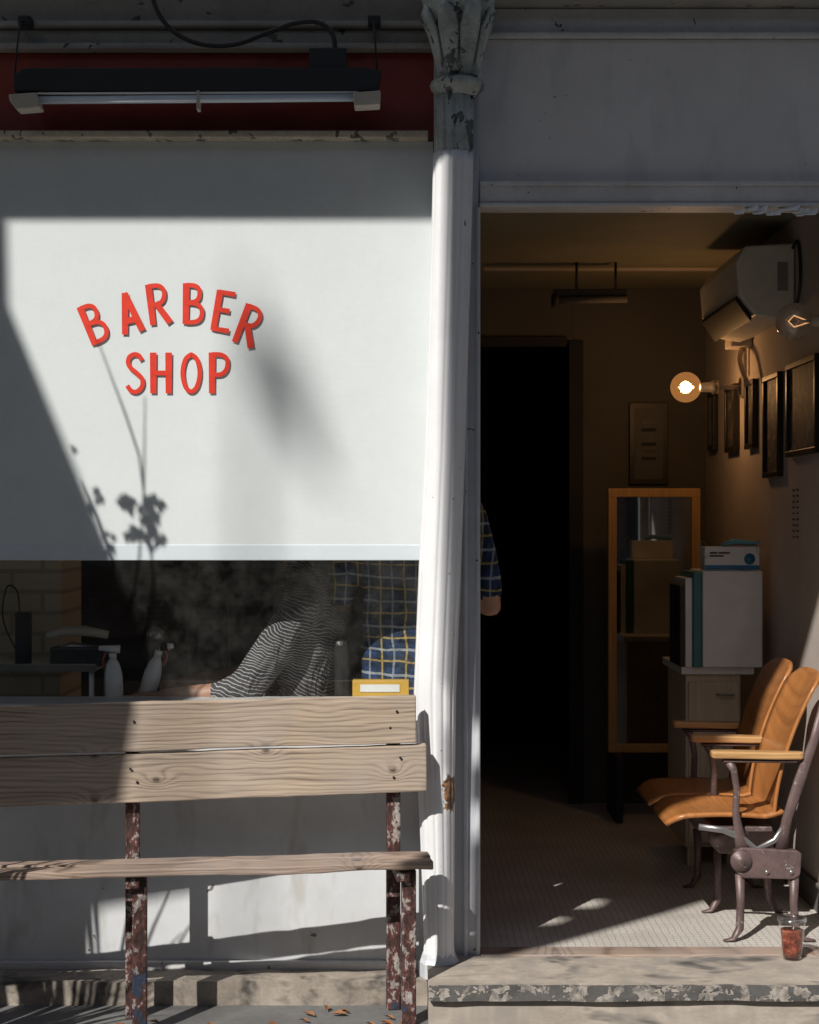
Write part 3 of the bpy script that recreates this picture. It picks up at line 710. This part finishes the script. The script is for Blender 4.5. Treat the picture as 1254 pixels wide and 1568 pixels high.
mb=group('face_mask_box'); ym_=1.23; a=X(1079,ym_);b=X(1163,ym_);z0=z1+.001;z2=Z(837,ym_)
box('carton',a,b,ym_,ym_+.1,z0,z2,M_white,mb)
M_bluep=plain('blue_print',(.05,.22,.42),.5)
box('blue_band',a+.001,b-.001,ym_-.0025,ym_-.0012,z0+.004,z0+.02,M_bluep,mb,bevel=0)
for i,(u0,u1) in enumerate(((.02,.05),(.055,.1),(.02,.075))): box('print_text',a+u0,a+u1,ym_-.0027,ym_-.0013,z2-.028-.012*(i//2),z2-.022-.012*(i//2),M_frame,mb,bevel=0)
lathe('print_mask',[(.022,-.002),(.02,0)],(b-.04,ym_-.001,z0+.045),M_bluep,mb,seg=20,axis='Y')
M_mask=plain('blue_mask_cloth',(.16,.4,.48),.8)
tube('mask',[(a+.08,ym_+.03,z2+.008),(a+.12,ym_+.04,z2+.02),(b-.02,ym_+.04,z2+.012),(b-.005,ym_+.0,z2+.018)],[(.03,.008),(.04,.012),(.04,.01),(.012,.004)],M_mask,mb,curve=0,side=(0,1,0))
for sx in (a-.005,b): tube('ear_loop',[(sx+.02,ym_,z2+.006),(sx-.01,ym_-.01,z2+.02),(sx-.012,ym_-.01,z2-.02),(sx+.01,ym_-.008,z2-.045)],.0012,M_mask,mb,curve=5,seg=6)

cl=group('interior_tube_light'); p0=P(848,460,1.9);p1=P(960,458,1.9)
tube('tube',[p0,p1],.016,M_wallback,cl); lathe('end',[(.028,-.01),(.028,.02)],p0,M_dark,cl,axis='X'); box('bracket',p0.x,p1.x,p0.y-.01,p0.y+.03,p0.z+.02,p0.z+.05,M_dark,cl)
tube('rod',[(p0.x+.1,p0.y,p0.z+.04),(p0.x+.1,p0.y,ZC)],.006,M_dark,cl); tube('rod',[(p1.x-.05,p0.y,p0.z+.04),(p1.x-.05,p0.y,ZC)],.006,M_dark,cl)

# ---------------------------------------------------------------- theatre seats
ts=group('theater_seat_row')
SY=[.15,.53,.91]
for i,y in enumerate(SY):
    prof=[(.99,-.017),(1.0,-.024),(1.06,-.026),(1.2,-.024),(1.285,-.02),(1.295,-.01),(1.295,.01),(1.285,.02),(1.2,.024),(1.06,.026),(1.0,.024),(.99,.017)]
    vs=[(x,y+dy,.598+(.004 if x<1.1 else 0)) for x,dy in prof]+[(x,y+dy,.622+(.004 if x<1.1 else 0)) for x,dy in prof]
    n=len(prof); fs=[tuple(range(n)),tuple(range(n,2*n))]+[(k,(k+1)%n,n+(k+1)%n,n+k) for k in range(n)]
    mk('armrest_%d'%i,vs,fs,M_arm,parent=ts,bevel=.006)
    tube('arm_plate_%d'%i,[(1.03,y,.592),(1.27,y,.590)],[(.014,.006)]*2,M_iron,ts,seg=8,side=(0,1,0))
    tube('front_stanchion_%d'%i,[(1.05,y,.59),(1.065,y,.56),(1.075,y,.50),(1.072,y,.42),(1.085,y,.34),(1.10,y,.29)],[(.009,.016),(.009,.012),(.009,.011),(.009,.012),(.01,.018),(.012,.03)],M_iron,ts,seg=10,side=(0,1,0),curve=0)
    tube('rear_stanchion_%d'%i,[(1.365,y,.80),(1.33,y,.66),(1.28,y,.52),(1.24,y,.40),(1.22,y,.30)],[(.009,.013),(.009,.016),(.01,.02),(.01,.017),(.012,.02)],M_iron,ts,seg=10,side=(0,1,0))
    tube('seat_brace_%d'%i,[(.95,y,.375),(1.03,y,.365),(1.09,y,.34),(1.14,y,.30),(1.2,y,.33),(1.24,y,.39)],[(.008,.011)]*6,M_steel if i<2 else M_iron,ts,seg=10,side=(0,1,0))
    prism('hinge_block_%d'%i,[(1.065,.30),(1.09,.31),(1.27,.30),(1.285,.29),(1.28,.22),(1.26,.205),(1.09,.21),(1.065,.235)],y-.018,y+.018,M_iron,ts,bevel=.005)
    lathe('pivot_%d'%i,[(.001,-.034),(.012,-.034),(.016,-.028),(.034,-.026),(.036,-.018)],(1.085,y,.268),M_iron,ts,seg=24,axis='Y')
    for bx in (1.17,1.25): lathe('bolt',[(.001,-.024),(.007,-.023),(.008,-.018)],(bx,y,.23),M_steel,ts,seg=10,axis='Y')
    tube('front_leg_%d'%i,[(1.085,y,.22),(1.088,y,.12),(1.085,y,.04),(1.06,y-.01,.008),(1.03,y-.012,.004)],[(.013,.016),(.011,.013),(.012,.014),(.016,.008),(.012,.004)],M_iron,ts,seg=10,side=(0,1,0))
    tube('rear_leg_%d'%i,[(1.265,y,.22),(1.262,y,.12),(1.27,y,.04),(1.295,y-.01,.008),(1.33,y-.012,.004)],[(.013,.016),(.011,.013),(.012,.014),(.016,.008),(.012,.004)],M_iron,ts,seg=10,side=(0,1,0))
def panel(name,fn,nu,nv,mat,th):
    vs=[];fs=[]
    for i in range(nu+1):
        for j in range(nv+1): vs.append(fn(i/nu,j/nv))
    for i in range(nu):
        for j in range(nv): a=i*(nv+1)+j; fs.append((a,a+1,a+nv+2,a+nv+1))
    return mk(name,vs,fs,mat,parent=ts,smooth=True,solid=th)
for i in range(2):
    ya=SY[i]+.012; yb=SY[i+1]-.012
    def backf(u,v,ya=ya,yb=yb):
        c=(u-.5)*2; inset=.03*max(0,(v-.88)/.12)**2+.01*(1-v)
        y=ya+inset+(yb-ya-2*inset)*u
        z=.40+.475*v-(.02*c**4 if v>.9 else 0)*((v-.9)/.1 if v>.9 else 0)
        x=1.205+.03*v+.125*v*v+.0 -.022*(c*c) +.02
        return (x,y,z)
    panel('backrest_%d'%i,backf,14,22,M_ply,.011)
    def seatf(u,v,ya=ya,yb=yb):
        c=(u-.5)*2
        x=1.235-.385*v; z=.385+.012*math.sin(v*3.0)-.01*(1-c*c)*math.sin(v*3.14)
        if v<.15: z+=.02*(1-v/.15)
        if v>.82: z-=.030*((v-.82)/.18)**2
        ins=.035*max(0,(v-.85)/.15)**2
        return (x,ya+.005+ins+(yb-ya-.01-2*ins)*u,z+.014)
    panel('seat_%d'%i,seatf,12,26,M_ply,.014)
    box('seat_underframe_%d'%i,1.0,1.2,ya+.02,yb-.02,.352,.368,M_iron,ts)

cu=group('iced_tea_cup'); c=Vector((X(1209,-.03),-.06,.004))
M_cupp=glassy('clear_cup_plastic',(.97,.97,.97),.06,.05,(1,1,1))
def teamat():
    m,nt,b=newmat('iced_tea'); nt.links.new(ramp(nt,noise_(nt,coords(nt),45,3,.6),[(.35,(.08,.012,.006)),(.55,(.26,.05,.02)),(.72,(.45,.2,.13))]).outputs[0],b.inputs['Base Color']); b.inputs['Roughness'].default_value=.12; return m
lathe('tea',[(.0275,.004),(.030,.03),(.035,.085),(.0355,.088)],c,teamat(),cu)
lathe('cup',[(.030,0),(.032,.02),(.041,.112),(.043,.114),(.043,.118)],c,M_cupp,cu)
lathe('lid',[(.0455,.117),(.0465,.121),(.045,.126),(.038,.128),(.01,.129)],c,glassy('lid_plastic',(.85,.85,.85),.2,.15,(1,1,1)),cu)

# ---------------------------------------------------------------- people
def seg_dist(p,a,b):
    ab=b-a; t=max(0,min(1,(p-a).dot(ab)/max(ab.length_squared,1e-9))); return (p-(a+ab*t)).length
def body(name,parts,mats,parent,voxel=.014,smooth=6):
    vs=[];fs=[];segs=[]
    for pts,rad,side,mi in parts:
        v,f=tubegeo(pts,rad,18,side,True,True); k=len(vs); vs+=v; fs+=[tuple(i+k for i in q) for q in f]
        rr=[r if isinstance(r,(int,float)) else (r[0]+r[1])/2 for r in (rad if isinstance(rad,list) else [rad]*len(pts))]
        for i in range(len(pts)-1): segs.append((Vector(pts[i]),Vector(pts[i+1]),(rr[i]+rr[i+1])/2,mi))
    me=bpy.data.meshes.new('t'); me.from_pydata([tuple(v) for v in vs],[],fs)
    o=bpy.data.objects.new('t',me); COL.objects.link(o)
    m=o.modifiers.new('r','REMESH'); m.mode='VOXEL'; m.voxel_size=voxel; m.use_smooth_shade=True
    s=o.modifiers.new('s','SMOOTH'); s.factor=.5; s.iterations=smooth
    dg=bpy.context.evaluated_depsgraph_get(); nm=bpy.data.meshes.new_from_object(o.evaluated_get(dg))
    bpy.data.objects.remove(o)
    nm.name=name; ob=bpy.data.objects.new(name,nm); COL.objects.link(ob); ob.parent=parent
    nm.materials.clear()
    for mt in mats: nm.materials.append(mt)
    for p in nm.polygons:
        p.use_smooth=True; c=p.center
        p.material_index=min(segs,key=lambda s:seg_dist(c,s[0],s[1])-s[2])[3]
    return ob
def head(c,facing,parent,tilt=0.0):
    f=Vector(facing).normalized(); up=Vector((0,0,1))+f*tilt; up.normalize(); s=f.cross(up).normalized()
    f=up.cross(s).normalized(); c=Vector(c)
    bm=bmesh.new(); bmesh.ops.create_uvsphere(bm,u_segments=40,v_segments=28,radius=1)
    for v in bm.verts:
        x,y,z=v.co
        w=.076; d=.097; h=.118
        k=1.0
        if z<0: k=1-.32*(-z)**1.6
        X_=x*w*k; Y_=y*d*(1-.12*max(0,-z)); Z_=z*h
        if y>0: 
            Y_+=.006*max(0,-z)
            Y_+=.026*math.exp(-((x/.16)**2))*math.exp(-(((z+.12)/.2)**2))
            Y_-=.010*math.exp(-(((abs(x)-.38)/.17)**2))*math.exp(-(((z-.06)/.13)**2))
            Y_+=.005*math.exp(-((x/.35)**2))*math.exp(-(((z+.46)/.06)**2))+.004*math.exp(-((x/.33)**2))*math.exp(-(((z+.58)/.06)**2))
            Y_+=.004*math.exp(-(((z-.22)/.08)**2))
        v.co=c+s*X_+f*Y_+up*Z_
    me=bpy.data.meshes.new('head'); bm.to_mesh(me); bm.free(); fin('head',me,M_skin,parent,smooth=True)
    for sg_ in (-1,1):
        e=c+s*.03*sg_+f*.082+up*.006
        lathe('eye',[(.001,-.011),(.008,-.008),(.011,0),(.008,.008),(.001,.011)],e,M_white,parent,seg=12)
        lathe('iris',[(.001,-.004),(.005,0),(.001,.004)],e+f*.0085,M_black,parent,seg=10)
        tube('ear',[c+s*.076*sg_-f*.0+up*.025,c+s*.086*sg_-f*.012+up*.012,c+s*.08*sg_-f*.004-up*.03],[(.012,.005),(.017,.006),(.008,.005)],M_skin,parent,seg=10)
        tube('eyebrow',[c+s*.016*sg_+f*.094+up*.024,c+s*.045*sg_+f*.082+up*.026],[.004,.002],M_hair,parent,seg=6)
    bm=bmesh.new(); bmesh.ops.create_uvsphere(bm,u_segments=32,v_segments=20,radius=1)
    dele=[v for v in bm.verts if (v.co.z<.28 and v.co.y>.05) or v.co.z<-.35]
    bmesh.ops.delete(bm,geom=dele,context='VERTS')
    for v in bm.verts:
        n_=.004*noise.noise(v.co*6); x,y,z=v.co
        v.co=c+s*x*(.083+n_)+f*(y*(.104+n_)-.004)+up*(z*(.127+n_))
    me=bpy.data.meshes.new('hair'); bm.to_mesh(me); bm.free(); fin('hair',me,M_hair,parent,smooth=True,solid=.006)
def hand(w,d,up,parent,curl=.5,mirror=1):
    w=Vector(w); d=Vector(d).normalized(); up=Vector(up); up=(up-d*up.dot(d)).normalized(); s=d.cross(up)*mirror
    parts=[([w,w+d*.04,w+d*.085],[(.026,.019),(.038,.016),(.041,.013)],tuple(s),0)]
    for i,(off,L) in enumerate(((.030,.070),(.010,.080),(-.010,.074),(-.030,.058))):
        b=w+d*.083+s*off; p=[b-d*.02,b]; dirv=d.copy(); cur=b
        for j in range(3):
            ang=curl*(.35+.25*j); dirv=(dirv*math.cos(ang)-up*math.sin(ang)).normalized()
            cur=cur+dirv*L*(.45,.32,.25)[j]; p.append(cur)
        parts.append((p,[.0085,.0092,.0088,.0078,.0065],tuple(s),0))
    b=w+d*.025+s*.028; parts.append(([b,b+(d*.6+s*.8-up*.1)*.035,b+(d*.85+s*.6-up*.25)*.065,b+(d*1+s*.45-up*.3)*.085],[.013,.011,.0095,.0075],tuple(up),0))
    return body('hand',parts,[M_skin],parent,.0035,3)

bb=group('barber')
S,K,J=0,1,2
parts=[([(.03,.56,.70),(.03,.55,.92),(.03,.53,1.12),(.025,.52,1.30),(.02,.52,1.42)],[(.215,.145),(.20,.135),(.19,.125),(.205,.12),(.13,.075)],(1,0,0),S),
 ([(.02,.52,1.40),(.02,.515,1.54)],[.062,.056],(1,0,0),K),
 ([(.03,.52,1.40),(.20,.51,1.405)],[.07,.062],(0,1,0),S), ([(.03,.52,1.40),(-.16,.53,1.405)],[.07,.062],(0,1,0),S),
 ([(.205,.505,1.395),(.245,.47,1.25),(.262,.44,1.15)],[.062,.056,.054],(1,0,0),S),
 ([(.262,.44,1.16),(.270,.43,1.085),(.25,.50,1.10),(.13,.68,1.20),(.03,.80,1.28)],[.046,.042,.040,.034,.026],(0,1,0),K),
 ([(-.165,.53,1.395),(-.225,.55,1.24),(-.235,.57,1.13)],[.062,.056,.05],(1,0,0),S),
 ([(-.235,.57,1.14),(-.235,.59,1.09),(-.25,.72,1.2),(-.24,.78,1.28)],[.044,.040,.034,.026],(0,1,0),K),
 ([(-.06,.57,.80),(-.07,.57,.5),(-.07,.59,.09)],[.10,.072,.05],(1,0,0),J), ([(.12,.57,.80),(.13,.57,.5),(.14,.59,.09)],[.10,.072,.05],(1,0,0),J),
 ([(-.07,.56,.045),(-.08,.70,.03)],[(.045,.04),(.045,.028)],(1,0,0),J), ([(.14,.56,.045),(.15,.70,.03)],[(.045,.04),(.045,.028)],(1,0,0),J)]
body('body',parts,[M_plaid,M_skin,M_jeans],bb)
head((.02,.52,1.63),(-.35,.9,0),bb,.15)
hand((.03,.80,1.28),(-.6,.5,.3),(0,0,1),bb,.6); hand((-.24,.78,1.28),(-.3,.5,.5),(0,0,1),bb,.5,-1)
bb.location=(0,-.15,0)
cs=group('seated_customer')
yc_=.48
parts=[([(-.40,yc_,.60),(-.39,yc_,.72),(-.365,yc_,.88),(-.345,yc_,1.02),(-.36,yc_,1.13)],[(.14,.17),(.13,.165),(.13,.17),(.125,.185),(.08,.13)],(1,0,0),S),
 ([(-.37,yc_,1.12),(-.385,yc_,1.25)],[.062,.056],(1,0,0),K),
 ([(-.36,yc_,1.11),(-.365,yc_-.16,1.09)],[.068,.064],(1,0,0),S), ([(-.36,yc_,1.11),(-.365,yc_+.16,1.09)],[.068,.064],(1,0,0),S),
 ([(-.365,yc_-.165,1.085),(-.44,yc_-.20,.97),(-.545,yc_-.21,.825)],[.070,.070,.062],(1,0,0),S),
 ([(-.545,yc_-.21,.825),(-.62,yc_-.215,.80)],[.060,.050],(0,1,0),S),
 ([(-.62,yc_-.215,.80),(-.83,yc_-.19,.79)],[.042,.028],(0,1,0),K),
 ([(-.365,yc_+.165,1.085),(-.44,yc_+.2,.97),(-.545,yc_+.21,.825)],[.070,.068,.060],(1,0,0),S),
 ([(-.545,yc_+.21,.825),(-.83,yc_+.19,.79)],[.045,.028],(0,1,0),K),
 ([(-.42,yc_-.09,.60),(-.85,yc_-.10,.59),(-.90,yc_-.10,.52),(-.93,yc_-.10,.15)],[.092,.068,.062,.045],(0,1,0),J),
 ([(-.42,yc_+.09,.60),(-.85,yc_+.10,.59),(-.90,yc_+.10,.52),(-.93,yc_+.10,.15)],[.092,.068,.062,.045],(0,1,0),J),
 ([(-.92,yc_-.1,.12),(-1.05,yc_-.1,.105)],[(.045,.04),(.045,.03)],(0,1,0),J),([(-.92,yc_+.1,.12),(-1.05,yc_+.1,.105)],[(.045,.04),(.045,.03)],(0,1,0),J)]
body('body',parts,[M_stripe,M_skin,M_jeans],cs)
tube('shirt_collar',[(-.39,yc_-.058,1.17),(-.44,yc_-.02,1.165),(-.44,yc_+.03,1.165),(-.37,yc_+.065,1.175),(-.315,yc_,1.185),(-.34,yc_-.05,1.18),(-.39,yc_-.058,1.17)],[(.006,.02)]*7,M_stripe,cs,seg=8,side=(1,0,0))
head((-.405,yc_,1.345),(-1,0,-.1),cs,0)
hand((-.83,yc_-.19,.79),(-1,.05,-.05),(0,0,1),cs,.35); hand((-.83,yc_+.19,.79),(-1,-.05,-.05),(0,0,1),cs,.35,-1)
M_leather=plain('black_leather',(.02,.018,.018),.35)
bc=group('barber_chair')
box('seat_cushion',-.86,-.28,yc_-.22,yc_+.22,.40,.505,M_leather,bc,bevel=.03)
box('backrest',-.255,-.205,yc_-.2,yc_+.2,.50,.98,M_leather,bc,bevel=.02)
for s_ in (-.245,.245):
    box('arm_pad',-.86,-.42,yc_+s_-.03,yc_+s_+.03,.715,.742,M_leather,bc,bevel=.01)
    for q in (-.80,-.45): tube('arm_post',[(q,yc_+s_,.715),(q,yc_+s_*.95,.43)],.012,M_steel,bc)
lathe('pedestal',[(.26,0),(.26,.02),(.1,.05),(.05,.08),(.045,.40)],(-.55,yc_,0),M_steel,bc)
box('footrest',-1.10,-.90,yc_-.18,yc_+.18,.055,.07,M_steel,bc); tube('footrest_arm',[(-.8,yc_,.38),(-.97,yc_,.06)],.015,M_steel,bc)

tr=group('barber_trolley'); yt=.33
zt2=Z(1020,yt)
x0=X(-60,yt);x1=X(152,yt)
box('tray',x0,x1,yt-.05,yt+.25,zt2-.012,zt2,M_white,tr,bevel=.004)
box('tray_rim',x0,x1,yt-.055,yt-.051,zt2-.014,zt2+.012,M_steel,tr,bevel=.001)
for q in (x0+.02,x1-.02):
    for r in (yt-.03,yt+.23): tube('post',[(q,r,0.02),(q,r,zt2-.012)],.009,M_white,tr)
for z in (.25,.55): box('shelf',x0,x1,yt-.05,yt+.25,z,z+.012,M_white,tr)
hc=group('hair_clipper'); a=P(72,975,yt);b=P(165,972,yt)
tube('body',[a,P(95,966,yt),P(130,966,yt),b],[(.014,.012),(.022,.018),(.024,.018),(.02,.014)],M_cap,hc,curve=0)
box('stand',X(78,yt),X(160,yt),yt-.03,yt+.05,zt2+.001,Z(990,yt),M_black,hc,bevel=.008)
tube('body_rear',[P(78,1000,yt),P(110,990,yt),P(160,996,yt)],[.01,.018,.012],M_steel,hc)
tube('cord',[P(30,940,yt),P(26,905,yt),P(10,900,yt),P(5,950,yt),P(30,1005,yt)],.003,M_black,hc,curve=6,seg=6)
box('charger',X(22,yt),X(45,yt),yt,yt+.04,zt2+.001,Z(938,yt),M_black,hc,bevel=.006)
def spray(px,py,y,tilt,h=.19,tip=-1):
    g=group('spray_bottle'); c=P(px,py,y); t=Vector((tilt,0,1)).normalized()
    tube('bottle',[c,c+t*h*.45,c+t*h*.62,c+t*h*.72],[.030,.030,.022,.011],M_white,g,seg=20)
    tube('neck',[c+t*h*.72,c+t*h*.82],[.013,.013],M_white,g)
    tube('nozzle',[c+t*h*.88+Vector((.025,0,0)),c+t*h*.88+Vector((-.045*-tip,0,.004))],[(.012,.014),(.007,.008)],M_white,g,side=(0,1,0))
    tube('trigger',[c+t*h*.82+Vector((.02*tip,0,0)),c+t*h*.72+Vector((.032*tip,0,0)),c+t*h*.58+Vector((.03*tip,0,0))],.004,plain('red_plastic',(.5,.05,.04),.4),g,seg=6,curve=4)
ws=group('work_counter'); yw=.28
box('top',X(158,yw),X(300,yw),yw-.03,yw+.2,Z(1074,yw)-.02,Z(1074,yw),M_cap,ws)
for q in (X(165,yw),X(290,yw)): tube('leg',[(q,yw+.08,0),(q,yw+.08,Z(1074,yw)-.02)],.012,M_steel,ws)
spray(176,1074,yw,-.05,.20,-1); spray(222,1074,yw+.05,.28,.22,1)
jr=group('comb_jar'); c=P(238,1010,yw+.12); c.z=Z(1074,yw)+.001
lathe('jar',[(.028,0),(.03,.01),(.03,.18),(.024,.2)],c,M_fglass,jr); lathe('lid',[(.026,.2),(.03,.202),(.03,.225),(.01,.245)],c,M_steel,jr)
for i in range(3): tube('comb',[c+Vector((-.01+.01*i,0,.01)),c+Vector((-.008+.01*i,0,.17))],.004,M_black,jr,seg=6)
ch=group('waiting_chair'); y9=1.25
tube('back_frame',[P(292,1080,y9),P(285,950,y9),P(292,925,y9),P(320,915,y9),P(345,930,y9),P(350,1080,y9)],.014,M_leather,ch,curve=6)
box('back_pad',X(292,y9),X(345,y9),y9,y9+.03,Z(1010,y9),Z(930,y9),M_leather,ch,bevel=.01)
box('seat',X(280,y9),X(360,y9),y9-.35,y9+.02,.42,.47,M_leather,ch,bevel=.01)
for q in (X(285,y9),X(355,y9)):
    for r in (y9-.32,y9): tube('leg',[(q,r,0),(q,r,.43)],.012,M_steel,ch)
yb_=group('business_card_box')
box('box_body',X(540,.1),X(626,.1),.08,.13,SIL+.001,Z(1041,.1),M_yellow,yb_,bevel=.002)
box('label',X(552,.1),X(612,.1),.0775,.079,.826,Z(1047,.1),M_white,yb_,bevel=0)

# ---------------------------------------------------------------- light & camera
w=bpy.data.worlds.new('World'); SC.world=w; w.use_nodes=True; nt=w.node_tree
bg=nt.nodes['Background']; sky=nt.nodes.new('ShaderNodeTexSky'); sky.sky_type='NISHITA'; sky.sun_disc=False
el=math.atan2(1,math.sqrt(1.36)); az=math.atan2(-.6,-1)
sky.sun_elevation=el; sky.sun_rotation=az%(2*math.pi)
nt.links.new(sky.outputs[0],bg.inputs[0]); bg.inputs[1].default_value=.055
sl=bpy.data.lights.new('sun','SUN'); sl.energy=5.0; sl.angle=math.radians(.5); sl.color=(1,.965,.91)
so_=bpy.data.objects.new('sun',sl); so_.rotation_euler=SD.to_track_quat('-Z','Y').to_euler(); so_.location=(-6,-10,12); COL.objects.link(so_)
cam=bpy.data.cameras.new('camera'); co_=bpy.data.objects.new('camera',cam); COL.objects.link(co_)
co_.location=(0,-DC,EYE); co_.rotation_euler=(math.radians(90),0,0)
cam.sensor_width=36; cam.lens=F/1568*36; cam.shift_y=16/1568; cam.clip_end=800; cam.clip_start=.05
SC.camera=co_
SC.view_settings.view_transform='Standard'; SC.view_settings.look='None'; SC.view_settings.exposure=0
